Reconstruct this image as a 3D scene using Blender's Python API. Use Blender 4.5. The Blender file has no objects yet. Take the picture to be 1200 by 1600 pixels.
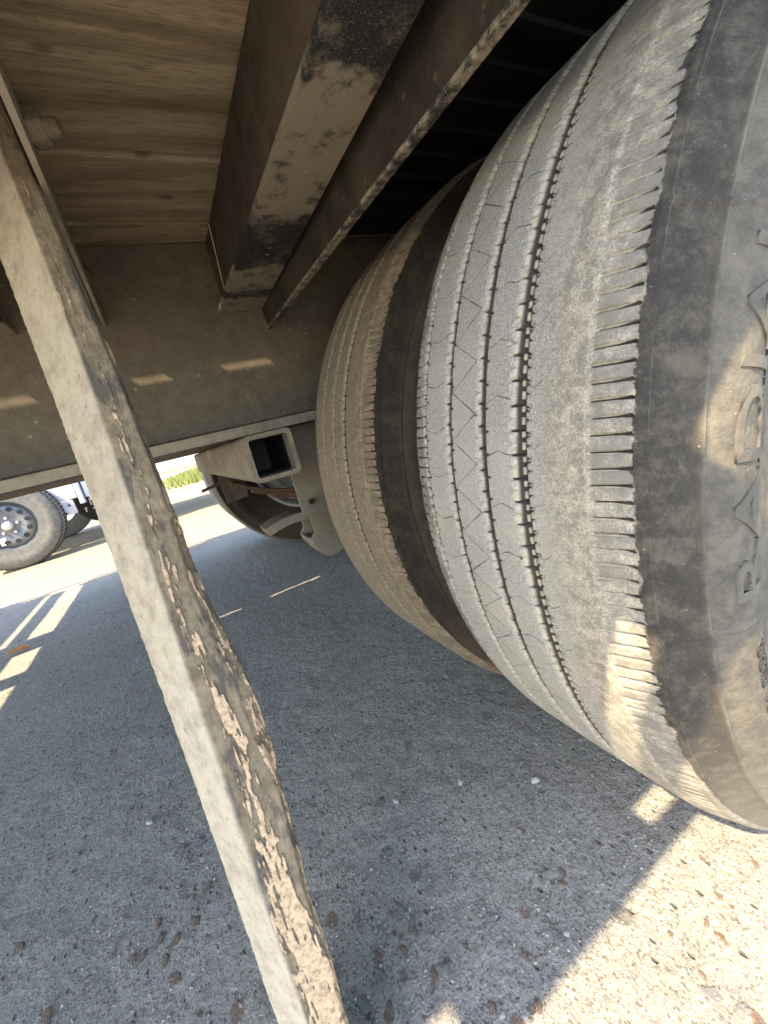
import bpy, bmesh, math, random
import numpy as np
from mathutils import Vector, Matrix

rnd = random.Random(7)
scn = bpy.context.scene
COL = scn.collection

# ------------------------------------------------------------------ camera
CAM_H = 0.5
RIGHT = Vector((0.84933262, -0.47398709, -0.23231517))
DOWN = Vector((-0.314476, -0.10087772, -0.9438901))
FWD = Vector((0.4239563, 0.8747342, -0.23473631))
cam_data = bpy.data.cameras.new('camera')
cam_data.sensor_fit = 'HORIZONTAL'
cam_data.sensor_width = 36.0
cam_data.lens = 633.0 / 1200.0 * 36.0
cam_data.clip_start = 0.01
cam_data.clip_end = 1000.0
cam = bpy.data.objects.new('camera', cam_data)
COL.objects.link(cam)
cam.matrix_world = Matrix(((RIGHT.x, -DOWN.x, -FWD.x, 0.0),
                           (RIGHT.y, -DOWN.y, -FWD.y, 0.0),
                           (RIGHT.z, -DOWN.z, -FWD.z, CAM_H),
                           (0, 0, 0, 1)))
scn.camera = cam

# ------------------------------------------------------------------ light
SUN = Vector((-0.75, -0.30, 1.0)).normalized()
world = bpy.data.worlds.new('World')
scn.world = world
world.use_nodes = True
wn = world.node_tree
for n in list(wn.nodes):
    wn.nodes.remove(n)
sky = wn.nodes.new('ShaderNodeTexSky')
sky.sky_type = 'NISHITA'
sky.sun_disc = False
sky.sun_elevation = math.asin(SUN.z)
sky.sun_rotation = math.atan2(SUN.x, SUN.y)
sky.air_density = 1.0
sky.dust_density = 1.0
bg = wn.nodes.new('ShaderNodeBackground')
bg.inputs['Strength'].default_value = 0.15
wo = wn.nodes.new('ShaderNodeOutputWorld')
wn.links.new(sky.outputs[0], bg.inputs['Color'])
wn.links.new(bg.outputs[0], wo.inputs['Surface'])

sun_data = bpy.data.lights.new('sun', 'SUN')
sun_data.energy = 2.7
sun_data.angle = math.radians(0.53)
sun_data.color = (1.0, 0.84, 0.57)
sun = bpy.data.objects.new('sun', sun_data)
COL.objects.link(sun)
sun.location = (-6, -3, 9)
sun.rotation_euler = SUN.to_track_quat('Z', 'Y').to_euler()

scn.view_settings.view_transform = 'Standard'
scn.view_settings.look = 'None'
scn.view_settings.gamma = 1.0
scn.view_settings.use_curve_mapping = False
scn.view_settings.exposure = 2.68
scn.render.engine = 'CYCLES'
scn.cycles.max_bounces = 12
scn.cycles.diffuse_bounces = 8


# ------------------------------------------------------------------ helpers
def tag(o, label=None, cat=None, group=None, kind=None):
    if label: o['label'] = label
    if cat: o['category'] = cat
    if group: o['group'] = group
    if kind: o['kind'] = kind
    return o


def empty(name, loc=(0, 0, 0), rotz=0.0, parent=None):
    o = bpy.data.objects.new(name, None)
    COL.objects.link(o)
    o.location = loc
    o.rotation_euler = (0, 0, rotz)
    o.empty_display_size = 0.1
    if parent: o.parent = parent
    return o


def link(name, me, mat=None, parent=None, loc=None):
    if mat is not None and not me.materials:
        me.materials.append(mat)
    o = bpy.data.objects.new(name, me)
    COL.objects.link(o)
    if parent is not None: o.parent = parent
    if loc is not None: o.location = loc
    return o


class MB:
    """collects shapes into one bmesh"""
    def __init__(self):
        self.bm = bmesh.new()

    def box(self, x0, x1, y0, y1, z0, z1, bevel=0.0):
        vs = [self.bm.verts.new(p) for p in
              ((x0, y0, z0), (x1, y0, z0), (x1, y1, z0), (x0, y1, z0),
               (x0, y0, z1), (x1, y0, z1), (x1, y1, z1), (x0, y1, z1))]
        fs = [self.bm.faces.new([vs[i] for i in q]) for q in
              ((0, 3, 2, 1), (4, 5, 6, 7), (0, 1, 5, 4), (1, 2, 6, 5), (2, 3, 7, 6), (3, 0, 4, 7))]
        if bevel > 0:
            es = list({e for f in fs for e in f.edges})
            bmesh.ops.bevel(self.bm, geom=es, offset=bevel, segments=2, profile=0.5, affect='EDGES')
        return self

    def prism(self, pts, a0, a1, axis='Y', holes=None):
        """extrude a closed 2D outline; axis Y: pts are (x,z); axis X: pts are (y,z); axis Z: pts are (x,y)"""
        def P(p, a):
            return {'Y': (p[0], a, p[1]), 'X': (a, p[0], p[1]), 'Z': (p[0], p[1], a)}[axis]
        A = [self.bm.verts.new(P(p, a0)) for p in pts]
        B = [self.bm.verts.new(P(p, a1)) for p in pts]
        n = len(pts)
        self.bm.faces.new(A)
        self.bm.faces.new(B[::-1])
        for i in range(n):
            self.bm.faces.new((A[i], B[i], B[(i + 1) % n], A[(i + 1) % n]))
        return self

    def ring_prism(self, outer, inner, a0, a1):
        """hollow section extruded along Y, outer/inner same count of (x,z)"""
        n = len(outer)
        L = []
        for a in (a0, a1):
            L.append([self.bm.verts.new((p[0], a, p[1])) for p in outer])
            L.append([self.bm.verts.new((p[0], a, p[1])) for p in inner])
        for i in range(n):
            j = (i + 1) % n
            self.bm.faces.new((L[0][i], L[0][j], L[2][j], L[2][i]))
            self.bm.faces.new((L[1][i], L[3][i], L[3][j], L[1][j]))
            self.bm.faces.new((L[0][i], L[1][i], L[1][j], L[0][j]))
            self.bm.faces.new((L[2][i], L[2][j], L[3][j], L[3][i]))
        return self

    def lathe(self, prof, seg=48, cap=False):
        """revolve (r, y) outline about the local Y axis"""
        rows = []
        for r, y in prof:
            rows.append([self.bm.verts.new((r * math.cos(2 * math.pi * i / seg), y, r * math.sin(2 * math.pi * i / seg)))
                         for i in range(seg)])
        for a, b in zip(rows[:-1], rows[1:]):
            for i in range(seg):
                j = (i + 1) % seg
                self.bm.faces.new((a[i], a[j], b[j], b[i]))
        if cap:
            self.bm.faces.new(rows[0][::-1]); self.bm.faces.new(rows[-1])
        return self

    def cyl(self, p0, p1, r, seg=12, r1=None):
        p0 = Vector(p0); p1 = Vector(p1); d = (p1 - p0).normalized()
        u = d.orthogonal().normalized(); v = d.cross(u)
        r1 = r if r1 is None else r1
        A = []; B = []
        for i in range(seg):
            a = 2 * math.pi * i / seg
            k = u * math.cos(a) + v * math.sin(a)
            A.append(self.bm.verts.new(p0 + k * r)); B.append(self.bm.verts.new(p1 + k * r1))
        self.bm.faces.new(A[::-1]); self.bm.faces.new(B)
        for i in range(seg):
            j = (i + 1) % seg
            self.bm.faces.new((A[i], A[j], B[j], B[i]))
        return self

    def ribbon(self, pts, width_y, thick):
        """bar following (x,z) points, width_y=(y0,y1), thickness downwards"""
        rows = []
        for i, (x, z) in enumerate(pts):
            a = pts[max(i - 1, 0)]; b = pts[min(i + 1, len(pts) - 1)]
            t = Vector((b[0] - a[0], b[1] - a[1])).normalized()
            nx, nz = -t.y * thick, t.x * thick
            rows.append([self.bm.verts.new(p) for p in
                         ((x, width_y[0], z), (x, width_y[1], z), (x - nx, width_y[1], z - nz), (x - nx, width_y[0], z - nz))])
        for a, b in zip(rows[:-1], rows[1:]):
            for i in range(4):
                j = (i + 1) % 4
                self.bm.faces.new((a[i], a[j], b[j], b[i]))
        self.bm.faces.new(rows[0][::-1]); self.bm.faces.new(rows[-1])
        return self

    def mesh(self, name, smooth=False, angle=None):
        bmesh.ops.recalc_face_normals(self.bm, faces=self.bm.faces[:])
        me = bpy.data.meshes.new(name)
        self.bm.to_mesh(me); self.bm.free()
        if smooth:
            for p in me.polygons: p.use_smooth = True
        if angle is not None:
            me.set_sharp_from_angle(angle=math.radians(angle))
        return me

    def obj(self, name, mat, parent=None, smooth=False, angle=None, loc=None):
        return link(name, self.mesh(name, smooth or angle is not None, angle), mat, parent, loc)


def grid_mesh(name, V, wrap_u=False, attrs=None):
    """V: (nu, nv, 3) array to a smooth quad mesh"""
    nu, nv = V.shape[:2]
    iu = np.arange(nu if wrap_u else nu - 1)
    iv = np.arange(nv - 1)
    A, B = np.meshgrid(iu, iv, indexing='ij')
    A2 = (A + 1) % nu
    q = np.stack([A * nv + B, A2 * nv + B, A2 * nv + B + 1, A * nv + B + 1], -1).reshape(-1, 4)
    me = bpy.data.meshes.new(name)
    me.vertices.add(nu * nv)
    me.vertices.foreach_set('co', V.reshape(-1).astype(np.float32))
    me.loops.add(q.size)
    me.loops.foreach_set('vertex_index', q.reshape(-1).astype(np.int32))
    me.polygons.add(len(q))
    me.polygons.foreach_set('loop_start', np.arange(0, q.size, 4, dtype=np.int32))
    me.polygons.foreach_set('use_smooth', np.ones(len(q), dtype=bool))
    for k, a in (attrs or {}).items():
        at = me.attributes.new(k, 'FLOAT', 'POINT')
        at.data.foreach_set('value', a.reshape(-1).astype(np.float32))
    me.update(calc_edges=True)
    me.validate()
    return me


def vnoise(P, seed=0):
    """smooth value noise in 3D, vectorised, range -1..1"""
    I = np.floor(P).astype(np.int64)
    F = P - I
    F = F * F * (3 - 2 * F)
    def h(x, y, z):
        n = (x * 73856093) ^ (y * 19349663) ^ (z * 83492791) ^ (seed * 2654435761)
        n = (n ^ (n >> 13)) * 1274126177 & 0xffffffff
        n = (n ^ (n >> 16)) * 2246822519 & 0xffffffff
        n = n ^ (n >> 15)
        return (n & 0xffff) / 32767.5 - 1.0
    out = 0
    for dx in (0, 1):
        wx = F[..., 0] if dx else 1 - F[..., 0]
        for dy in (0, 1):
            wy = F[..., 1] if dy else 1 - F[..., 1]
            for dz in (0, 1):
                wz = F[..., 2] if dz else 1 - F[..., 2]
                out = out + wx * wy * wz * h(I[..., 0] + dx, I[..., 1] + dy, I[..., 2] + dz)
    return out


class NT:
    """small node-graph writer for one procedural material"""
    def __init__(self, name, rough=0.8, spec=0.3, metal=0.0):
        self.m = bpy.data.materials.new(name)
        self.m.use_nodes = True
        self.t = self.m.node_tree
        self.b = self.t.nodes['Principled BSDF']
        self.b.inputs['Roughness'].default_value = rough
        self.b.inputs['Specular IOR Level'].default_value = spec
        self.b.inputs['Metallic'].default_value = metal
        self.tc = self.t.nodes.new('ShaderNodeTexCoord')
        self.obj = self.tc.outputs['Object']

    def _set(self, sock, v):
        if isinstance(v, bpy.types.NodeSocket):
            self.t.links.new(v, sock)
        elif v is not None:
            if hasattr(sock, 'default_value'):
                if isinstance(v, (tuple, list)) and len(v) == 3 and sock.type == 'RGBA':
                    v = (*v, 1.0)
                sock.default_value = v

    def math(self, op, a, b=None, c=None, clamp=False):
        n = self.t.nodes.new('ShaderNodeMath'); n.operation = op; n.use_clamp = clamp
        for i, v in enumerate((a, b, c)):
            if v is not None: self._set(n.inputs[i], v)
        return n.outputs[0]

    def mapping(self, vec, scale=(1, 1, 1), loc=(0, 0, 0), rot=(0, 0, 0)):
        n = self.t.nodes.new('ShaderNodeMapping')
        self._set(n.inputs['Vector'], vec)
        n.inputs['Scale'].default_value = scale
        self._set(n.inputs['Location'], loc)
        n.inputs['Rotation'].default_value = rot
        return n.outputs[0]

    def noise(self, vec, scale, detail=3.0, rough=0.55, dist=0.0):
        n = self.t.nodes.new('ShaderNodeTexNoise')
        self._set(n.inputs['Vector'], vec)
        n.inputs['Scale'].default_value = scale
        n.inputs['Detail'].default_value = detail
        n.inputs['Roughness'].default_value = rough
        n.inputs['Distortion'].default_value = dist
        return n.outputs['Fac']

    def voro(self, vec, scale, feature='F1', out='Distance', rand=1.0):
        n = self.t.nodes.new('ShaderNodeTexVoronoi'); n.feature = feature
        self._set(n.inputs['Vector'], vec)
        n.inputs['Scale'].default_value = scale
        n.inputs['Randomness'].default_value = rand
        return n.outputs[out]

    def wave(self, vec, scale, dist=0.0, detail=2.0, dscale=1.0, typ='BANDS', direction='Y'):
        n = self.t.nodes.new('ShaderNodeTexWave'); n.wave_type = typ
        if typ == 'BANDS': n.bands_direction = direction
        self._set(n.inputs['Vector'], vec)
        n.inputs['Scale'].default_value = scale
        n.inputs['Distortion'].default_value = dist
        n.inputs['Detail'].default_value = detail
        n.inputs['Detail Scale'].default_value = dscale
        return n.outputs['Fac']

    def ss(self, v, lo, hi):
        n = self.t.nodes.new('ShaderNodeMapRange'); n.interpolation_type = 'SMOOTHSTEP'
        self._set(n.inputs['Value'], v)
        a, b = 0.0, 1.0
        if lo > hi: lo, hi, a, b = hi, lo, 1.0, 0.0
        n.inputs['From Min'].default_value = lo; n.inputs['From Max'].default_value = hi
        n.inputs['To Min'].default_value = a; n.inputs['To Max'].default_value = b
        return n.outputs['Result']

    def mix(self, f, a, b):
        n = self.t.nodes.new('ShaderNodeMix'); n.data_type = 'RGBA'
        self._set(n.inputs[0], f); self._set(n.inputs[6], a); self._set(n.inputs[7], b)
        return n.outputs[2]

    def ramp(self, f, stops):
        n = self.t.nodes.new('ShaderNodeValToRGB')
        el = n.color_ramp.elements
        while len(el) < len(stops): el.new(0.5)
        for e, (p, c) in zip(el, stops):
            e.position = p; e.color = (*c, 1.0)
        self._set(n.inputs[0], f)
        return n.outputs[0]

    def attr(self, name):
        n = self.t.nodes.new('ShaderNodeAttribute'); n.attribute_name = name
        return n.outputs['Fac']

    def rand(self):
        return self.t.nodes.new('ShaderNodeObjectInfo').outputs['Random']

    def xyz(self, vec=None):
        n = self.t.nodes.new('ShaderNodeSeparateXYZ')
        self._set(n.inputs[0], vec if vec is not None else self.obj)
        return n.outputs[0], n.outputs[1], n.outputs[2]

    def combine(self, x=0.0, y=0.0, z=0.0):
        n = self.t.nodes.new('ShaderNodeCombineXYZ')
        self._set(n.inputs[0], x); self._set(n.inputs[1], y); self._set(n.inputs[2], z)
        return n.outputs[0]

    def vadd(self, a, b):
        n = self.t.nodes.new('ShaderNodeVectorMath'); n.operation = 'ADD'
        self._set(n.inputs[0], a); self._set(n.inputs[1], b)
        return n.outputs[0]

    def bump(self, h, dist=0.001, strength=1.0, normal=None):
        n = self.t.nodes.new('ShaderNodeBump')
        n.inputs['Strength'].default_value = strength
        n.inputs['Distance'].default_value = dist
        self._set(n.inputs['Height'], h)
        if normal is not None: self._set(n.inputs['Normal'], normal)
        return n.outputs[0]

    def done(self, color, normal=None, rough=None):
        self._set(self.b.inputs['Base Color'], color)
        if normal is not None: self._set(self.b.inputs['Normal'], normal)
        if rough is not None: self._set(self.b.inputs['Roughness'], rough)
        return self.m


# ------------------------------------------------------------------ materials
def mat_ground():
    g = NT('worn_concrete', 0.9, 0.2)
    o = g.obj
    warp = g.noise(o, 9, 3)
    base = g.ramp(g.noise(o, 3.2, 5, 0.6), [(0.25, (.30, .275, .228)), (0.5, (.365, .333, .277)), (0.75, (.43, .392, .328))])
    fine = g.noise(o, 420, 3, 0.7)
    base = g.mix(g.ss(fine, 0.38, 0.72), g.mix(0.4, base, (.11, .10, .09)), base)
    mid = g.noise(o, 60, 4, 0.65)
    base = g.mix(g.math('MULTIPLY', g.ss(mid, 0.52, 0.34), 0.5), base, (.15, .14, .125))
    # sand grains of several colours
    gc = g.voro(o, 520, out='Color')
    gx, gy, gz = g.xyz(gc)
    base = g.mix(g.math('MULTIPLY', g.ss(gx, 0.80, 0.97), 0.28), base, (.50, .49, .43))
    base = g.mix(g.math('MULTIPLY', g.ss(gy, 0.85, 0.95), 0.7), base, (.10, .075, .06))
    # small pits
    pd = g.voro(g.mapping(o, (1, .6, 1), rot=(0, 0, .4)), 110)
    pc = g.xyz(g.voro(g.mapping(o, (1, .6, 1), rot=(0, 0, .4)), 110, out='Color'))[0]
    pit = g.math('MULTIPLY', g.ss(pd, 0.26, 0.10), g.ss(pc, 0.62, 0.70))
    pd2 = g.voro(o, 40)
    pc2 = g.xyz(g.voro(o, 40, out='Color'))[1]
    pit2 = g.math('MULTIPLY', g.ss(g.math('ADD', pd2, g.math('MULTIPLY', mid, 0.2)), 0.32, 0.20), g.ss(pc2, 0.80, 0.86))
    base = g.mix(g.math('MULTIPLY', pit, 0.75), base, (.10, .088, .075))
    base = g.mix(g.math('MULTIPLY', pit2, 0.65), base, (.14, .12, .10))
    # embedded aggregate worn flush with the surface
    sv = g.mapping(o, (1, 0.72, 1), rot=(0, 0, 0.5))
    sd = g.voro(sv, 34)
    scol = g.voro(sv, 34, out='Color')
    sx, sy, sz = g.xyz(scol)
    rad = g.math('MULTIPLY', sy, 0.30)
    stone = g.math('MULTIPLY', g.ss(g.math('SUBTRACT', sd, rad), 0.03, -0.03), g.ss(sx, 0.66, 0.70))
    stc = g.ramp(sz, [(0.0, (.17, .10, .065)), (0.35, (.24, .165, .11)), (0.6, (.20, .185, .165)), (0.85, (.13, .12, .11)), (1.0, (.36, .34, .30))])
    base = g.mix(g.math('MULTIPLY', stone, 0.8), base, stc)
    gy_ = g.xyz()[1]
    fy = g.math('ADD', gy_, g.math('MULTIPLY', g.math('SUBTRACT', g.noise(o, 1.7, 4, 0.6), 0.5), 1.4))
    dirt = g.mix(g.ss(mid, 0.35, 0.6), (.20, .155, .095), (.34, .27, .175))
    base = g.mix(g.math('MULTIPLY', g.ss(fy, 2.1, 3.4), 0.85), base, dirt)
    # broad stains
    st = g.noise(g.vadd(o, g.combine(warp, warp, 0.0)), 1.1, 4, 0.6)
    base = g.mix(g.math('MULTIPLY', g.ss(st, 0.50, 0.72), 0.38), base, (.19, .17, .145))
    ck = g.voro(g.vadd(g.mapping(o, (1, 1, 0)), g.combine(g.math('MULTIPLY', g.noise(o, 6, 4, 0.7), 0.5), g.math('MULTIPLY', g.noise(o, 7, 4, 0.7), 0.5), 0.0)), 0.9, 'DISTANCE_TO_EDGE')
    crk = g.ss(ck, 0.0022, 0.0008)
    base = g.mix(g.math('MULTIPLY', crk, 0.6), base, (.09, .08, .07))
    chip = g.noise(o, 210, 2, 0.5, 0.8)
    base = g.mix(g.math('MULTIPLY', g.ss(chip, 0.40, 0.30), 0.55), base, (.11, .10, .088))
    base = g.mix(g.math('MULTIPLY', g.ss(chip, 0.64, 0.72), 0.45), base, (.46, .43, .38))
    h = g.math('MULTIPLY', g.noise(o, 170, 6, 0.75), 0.9)
    h = g.math('SUBTRACT', h, g.math('MULTIPLY', pit, 0.9))
    h = g.math('SUBTRACT', h, g.math('MULTIPLY', pit2, 0.8))
    h = g.math('ADD', h, g.math('MULTIPLY', mid, 1.3))
    h = g.math('ADD', h, g.math('MULTIPLY', g.noise(o, 110, 3, 0.6, 0.5), 0.9))
    return g.done(base, g.bump(h, 0.0030, 0.95))


def mat_tyre(name='dusty_tyre_rubber', tread_tint=None, side_tint=None):
    g = NT(name, 0.85, 0.25)
    o = g.obj
    x, y, z = g.xyz()
    r = g.math('SQRT', g.math('ADD', g.math('MULTIPLY', x, x), g.math('MULTIPLY', z, z)))
    th = g.math('ARCTAN2', z, x)
    dep = g.attr('depth')
    fine = g.noise(o, 900, 2, 0.7)
    mid = g.noise(o, 130, 6, 0.75)
    big = g.noise(o, 9, 4, 0.6)
    # tread face: scuffed grey rubber with a film of dust
    face = g.mix(g.ss(fine, 0.36, 0.66), (.215, .197, .165), (.385, .350, .290))
    face = g.mix(g.math('MULTIPLY', g.ss(big, 0.42, 0.66), 0.5), face, (.40, .35, .275))
    scr = g.noise(g.mapping(g.combine(g.math('MULTIPLY', th, 0.39), y, 0.0), (120, 900, 1)), 1.0, 3, 0.7)
    face = g.mix(g.math('MULTIPLY', g.ss(scr, 0.62, 0.72), 0.5), face, (.14, .13, .115))
    face = g.mix(g.math('MULTIPLY', g.ss(mid, 0.60, 0.74), 0.6), face, (.17, .155, .13))
    # dusty shoulder
    sh = g.mix(g.ss(mid, 0.36, 0.62), (.24, .205, .155), (.46, .385, .28))
    sh = g.mix(g.math('MULTIPLY', g.ss(fine, 0.56, 0.40), 0.6), sh, (.15, .142, .13))
    ay = g.math('ABSOLUTE', y)
    yw = g.math('ADD', y, g.math('MULTIPLY', g.math('SUBTRACT', mid, 0.5), 0.03))
    isr = g.math('MAXIMUM', g.ss(yw, -0.040, -0.062), g.ss(ay, 0.090, 0.098))
    col = g.mix(isr, face, sh)
    sb_ = g.math('MULTIPLY', g.ss(ay, 0.0765, 0.0785), g.math('MULTIPLY', g.ss(g.noise(o, 45, 5, 0.7), 0.64, 0.40), 0.8))
    col = g.mix(sb_, col, (.17, .15, .12))
    # grooves hold tan dust; their deep part is painted dark as shade
    dn = g.noise(o, 240, 3, 0.6)
    gro = g.mix(g.ss(dn, 0.35, 0.6), (.30, .255, .19), (.46, .39, .285))
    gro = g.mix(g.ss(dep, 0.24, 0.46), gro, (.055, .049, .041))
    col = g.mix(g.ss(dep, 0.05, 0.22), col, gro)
    # fine zigzag sipes across the ribs
    def tri(f, ph):
        t = g.math('FRACT', g.math('ADD', g.math('MULTIPLY', th, f / (2 * math.pi)), ph))
        return g.math('ABSOLUTE', g.math('SUBTRACT', g.math('MULTIPLY', t, 2.0), 1.0))
    a = tri(70.0, 0.1)
    line_y = g.math('ADD', g.math('MULTIPLY', a, 0.026), 0.0095)
    d1 = g.math('ABSOLUTE', g.math('SUBTRACT', y, line_y))
    in1 = g.math('MULTIPLY', g.ss(y, 0.0085, 0.0092), g.ss(y, 0.0365, 0.0358))
    s1 = g.math('MULTIPLY', g.ss(d1, 0.00085, 0.0004), in1)
    def cross(f, y0, y1, bow, ph):
        # line of constant angle bent into a shallow V over one rib
        u = g.math('DIVIDE', g.math('SUBTRACT', y, (y0 + y1) / 2), (y1 - y0) / 2)
        off = g.math('MULTIPLY', g.math('ABSOLUTE', u), bow)
        t = g.math('FRACT', g.math('ADD', g.math('ADD', g.math('MULTIPLY', th, f / (2 * math.pi)), off), ph))
        d = g.math('ABSOLUTE', g.math('SUBTRACT', t, 0.5))
        inn = g.math('MULTIPLY', g.ss(y, y0 - .0004, y0), g.ss(y, y1 + .0004, y1))
        return g.math('MULTIPLY', g.ss(d, 0.00042 * f / 2.48, 0.0002 * f / 2.48), inn)
    s2 = cross(70.0, -0.0225, -0.0015, -0.10, 0.35)
    s3 = cross(70.0, 0.0455, 0.0705, 0.10, 0.8)
    s4 = g.math('MULTIPLY', cross(70.0, -0.047, -0.036, 0.10, 0.35), 0.6)
    sip = g.math('MAXIMUM', g.math('MAXIMUM', s1, s4), g.math('MAXIMUM', s2, s3))
    spn = g.ss(g.noise(o, 45, 3, 0.6), 0.42, 0.58)
    col = g.mix(g.math('MULTIPLY', sip, g.math('ADD', 0.22, g.math('MULTIPLY', spn, 0.48))), col, g.mix(spn, (.46, .41, .32), (.045, .041, .036)))
    # sidewall
    rn = g.math('ADD', r, g.math('MULTIPLY', g.math('SUBTRACT', g.noise(o, 75, 5, 0.7), 0.5), 0.0042))
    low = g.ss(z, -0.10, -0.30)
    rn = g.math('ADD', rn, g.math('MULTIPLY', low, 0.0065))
    side = g.ss(rn, 0.38745, 0.38705)
    sw = g.mix(g.ss(g.noise(o, 48, 8, 0.78), 0.42, 0.68), (.036, .031, .025), (.100, .082, .060))
    inner = g.math('ADD', g.math('MULTIPLY', g.ss(r, 0.3672, 0.3656), 0.7), g.math('MULTIPLY', g.ss(r, 0.378, 0.360), 0.3))
    swd = g.mix(g.ss(g.noise(o, 70, 8, 0.75), 0.3, 0.7), (.070, .063, .052), (.165, .140, .103))
    sw = g.mix(g.math('MULTIPLY', inner, 0.85), sw, swd)
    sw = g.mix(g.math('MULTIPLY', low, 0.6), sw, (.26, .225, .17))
    for rr_, wd in ((.3655, .0010), (.3838, .0007)):
        ln = g.ss(g.math('ABSOLUTE', g.math('SUBTRACT', r, rr_)), wd, wd * 0.3)
        sw = g.mix(g.math('MULTIPLY', ln, g.math('MULTIPLY', g.ss(g.noise(o, 24, 4, 0.7), 0.4, 0.65), 0.5)), sw, (.22, .195, .135))
    smear = g.noise(o, 55, 7, 0.8, 0.6)
    sw = g.mix(g.math('MULTIPLY', g.ss(smear, 0.56, 0.66), 0.30), sw, (.17, .14, .10))
    speck = g.math('MULTIPLY', g.ss(g.math('ADD', g.voro(o, 210), g.math('MULTIPLY', g.math('SUBTRACT', fine, 0.5), 0.5)), 0.13, 0.06), g.ss(g.xyz(g.voro(o, 210, out='Color'))[0], 0.82, 0.86))
    sw = g.mix(g.math('MULTIPLY', speck, 0.35), sw, (.40, .36, .29))
    sw = g.mix(g.math('MULTIPLY', g.ss(fine, 0.55, 0.8), 0.2), sw, (.26, .235, .19))
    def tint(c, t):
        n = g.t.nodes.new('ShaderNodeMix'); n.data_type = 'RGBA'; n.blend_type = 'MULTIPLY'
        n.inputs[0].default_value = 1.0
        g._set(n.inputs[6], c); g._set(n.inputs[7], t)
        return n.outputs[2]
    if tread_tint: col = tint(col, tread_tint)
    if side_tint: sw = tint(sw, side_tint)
    col = g.mix(side, col, sw)
    h = g.math('ADD', g.math('MULTIPLY', fine, 0.35), g.math('MULTIPLY', mid, g.math('MULTIPLY', isr, 1.1)))
    h = g.math('SUBTRACT', h, g.math('MULTIPLY', sip, 2.6))
    h = g.math('SUBTRACT', h, g.math('MULTIPLY', side, 0.55))
    return g.done(col, g.bump(h, 0.0011, 0.9))


def mat_wood():
    g = NT('old_deck_wood', 0.85, 0.2)
    rn = g.rand()
    off = g.combine(g.math('MULTIPLY', rn, 37.0), g.math('MULTIPLY', rn, 11.0), g.math('MULTIPLY', rn, 5.0))
    o = g.vadd(g.obj, off)
    s1 = g.mapping(o, (1.0, 11.0, 11.0))
    grain = g.noise(s1, 3.2, 5, 0.6, 0.6)
    fib = g.noise(g.mapping(o, (4.0, 160.0, 160.0)), 2.0, 4, 0.65)
    ring = g.wave(g.mapping(o, (0.30, 1.0, 1.0)), 7, 9.0, 3.0, 0.9)
    c = g.ramp(grain, [(0.28, (.15, .105, .06)), (0.44, (.34, .26, .165)), (0.66, (.46, .365, .245))])
    c = g.mix(g.math('MULTIPLY', g.ss(ring, 0.55, 0.95), 0.45), c, (.16, .115, .068))
    c = g.mix(g.math('MULTIPLY', g.ss(fib, 0.55, 0.3), 0.4), c, (.15, .11, .066))
    fine = g.noise(g.mapping(o, (60, 520, 520)), 1.0, 4, 0.7)
    c = g.mix(g.math('MULTIPLY', g.ss(fine, 0.52, 0.36), 0.5), c, (.12, .088, .053))
    spl = g.noise(g.mapping(o, (3.5, 130, 130)), 1.0, 2, 0.5, 0.3)
    c = g.mix(g.math('MULTIPLY', g.ss(spl, 0.70, 0.74), 0.75), c, (.06, .043, .027))
    kd = g.voro(g.mapping(o, (1.0, 1.8, 1.0)), 9.0)
    c = g.mix(g.math('MULTIPLY', g.ss(kd, 0.13, 0.05), 0.75), c, (.10, .068, .04))
    st = g.noise(g.mapping(o, (1.0, 4.0, 1.0)), 11, 4, 0.7)
    c = g.mix(g.math('MULTIPLY', g.ss(st, 0.62, 0.74), 0.7), c, (.085, .066, .043))
    c = g.mix(g.math('MULTIPLY', g.ss(g.noise(o, 14, 5, 0.7), 0.5, 0.75), 0.35), c, (.38, .33, .25))
    c = g.mix(g.math('MULTIPLY', rn, 0.25), c, (.21, .16, .10))
    h = g.math('ADD', fib, g.math('MULTIPLY', grain, 0.7))
    return g.done(c, g.bump(h, 0.0012, 0.6))


def mat_steel(name, dark, dust, lo=0.4, hi=0.65, sc=28, speck=0.5, rough=0.75, bands=None):
    """painted steel under a coat of road dust"""
    g = NT(name, rough, 0.3)
    o = g.obj
    n1 = g.noise(o, sc, 6, 0.68)
    n2 = g.noise(o, 5, 4, 0.6)
    fine = g.noise(o, 650, 2, 0.7)
    f = g.math('ADD', g.math('MULTIPLY', n1, 0.6), g.math('MULTIPLY', n2, 0.4))
    m = g.ss(f, lo, hi)
    if bands:
        yv = g.xyz()[1]
        yv = g.math('ADD', yv, g.math('MULTIPLY', g.math('SUBTRACT', n1, 0.5), 0.12))
        blk = 0.0
        for y0, y1 in bands:
            k = g.math('MULTIPLY', g.ss(yv, y0 - .012, y0 + .012), g.ss(yv, y1 + .012, y1 - .012))
            blk = g.math('MAXIMUM', blk, k)
        m = g.math('MULTIPLY', g.ss(n1, 0.28, 0.5), g.math('SUBTRACT', 1.0, g.math('MULTIPLY', blk, g.math('SUBTRACT', 1.08, g.math('MULTIPLY', g.ss(g.noise(o, 40, 5, 0.7), 0.45, 0.75), 0.7)))))
    c = g.mix(m, dark, dust)
    c = g.mix(g.math('MULTIPLY', g.ss(fine, 0.54, 0.74), speck), c, tuple(min(1, v * 1.9) for v in dust))
    vd = g.voro(o, 75); vc = g.xyz(g.voro(o, 75, out='Color'))[0]
    sp = g.math('MULTIPLY', g.ss(vd, 0.22, 0.1), g.ss(vc, 0.83, 0.88))
    c = g.mix(g.math('MULTIPLY', sp, 0.6), c, tuple(min(1, v * 1.9) for v in dust))
    h = g.math('ADD', g.math('MULTIPLY', fine, 0.4), n1)
    return g.done(c, g.bump(h, 0.0007, 0.6))


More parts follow.
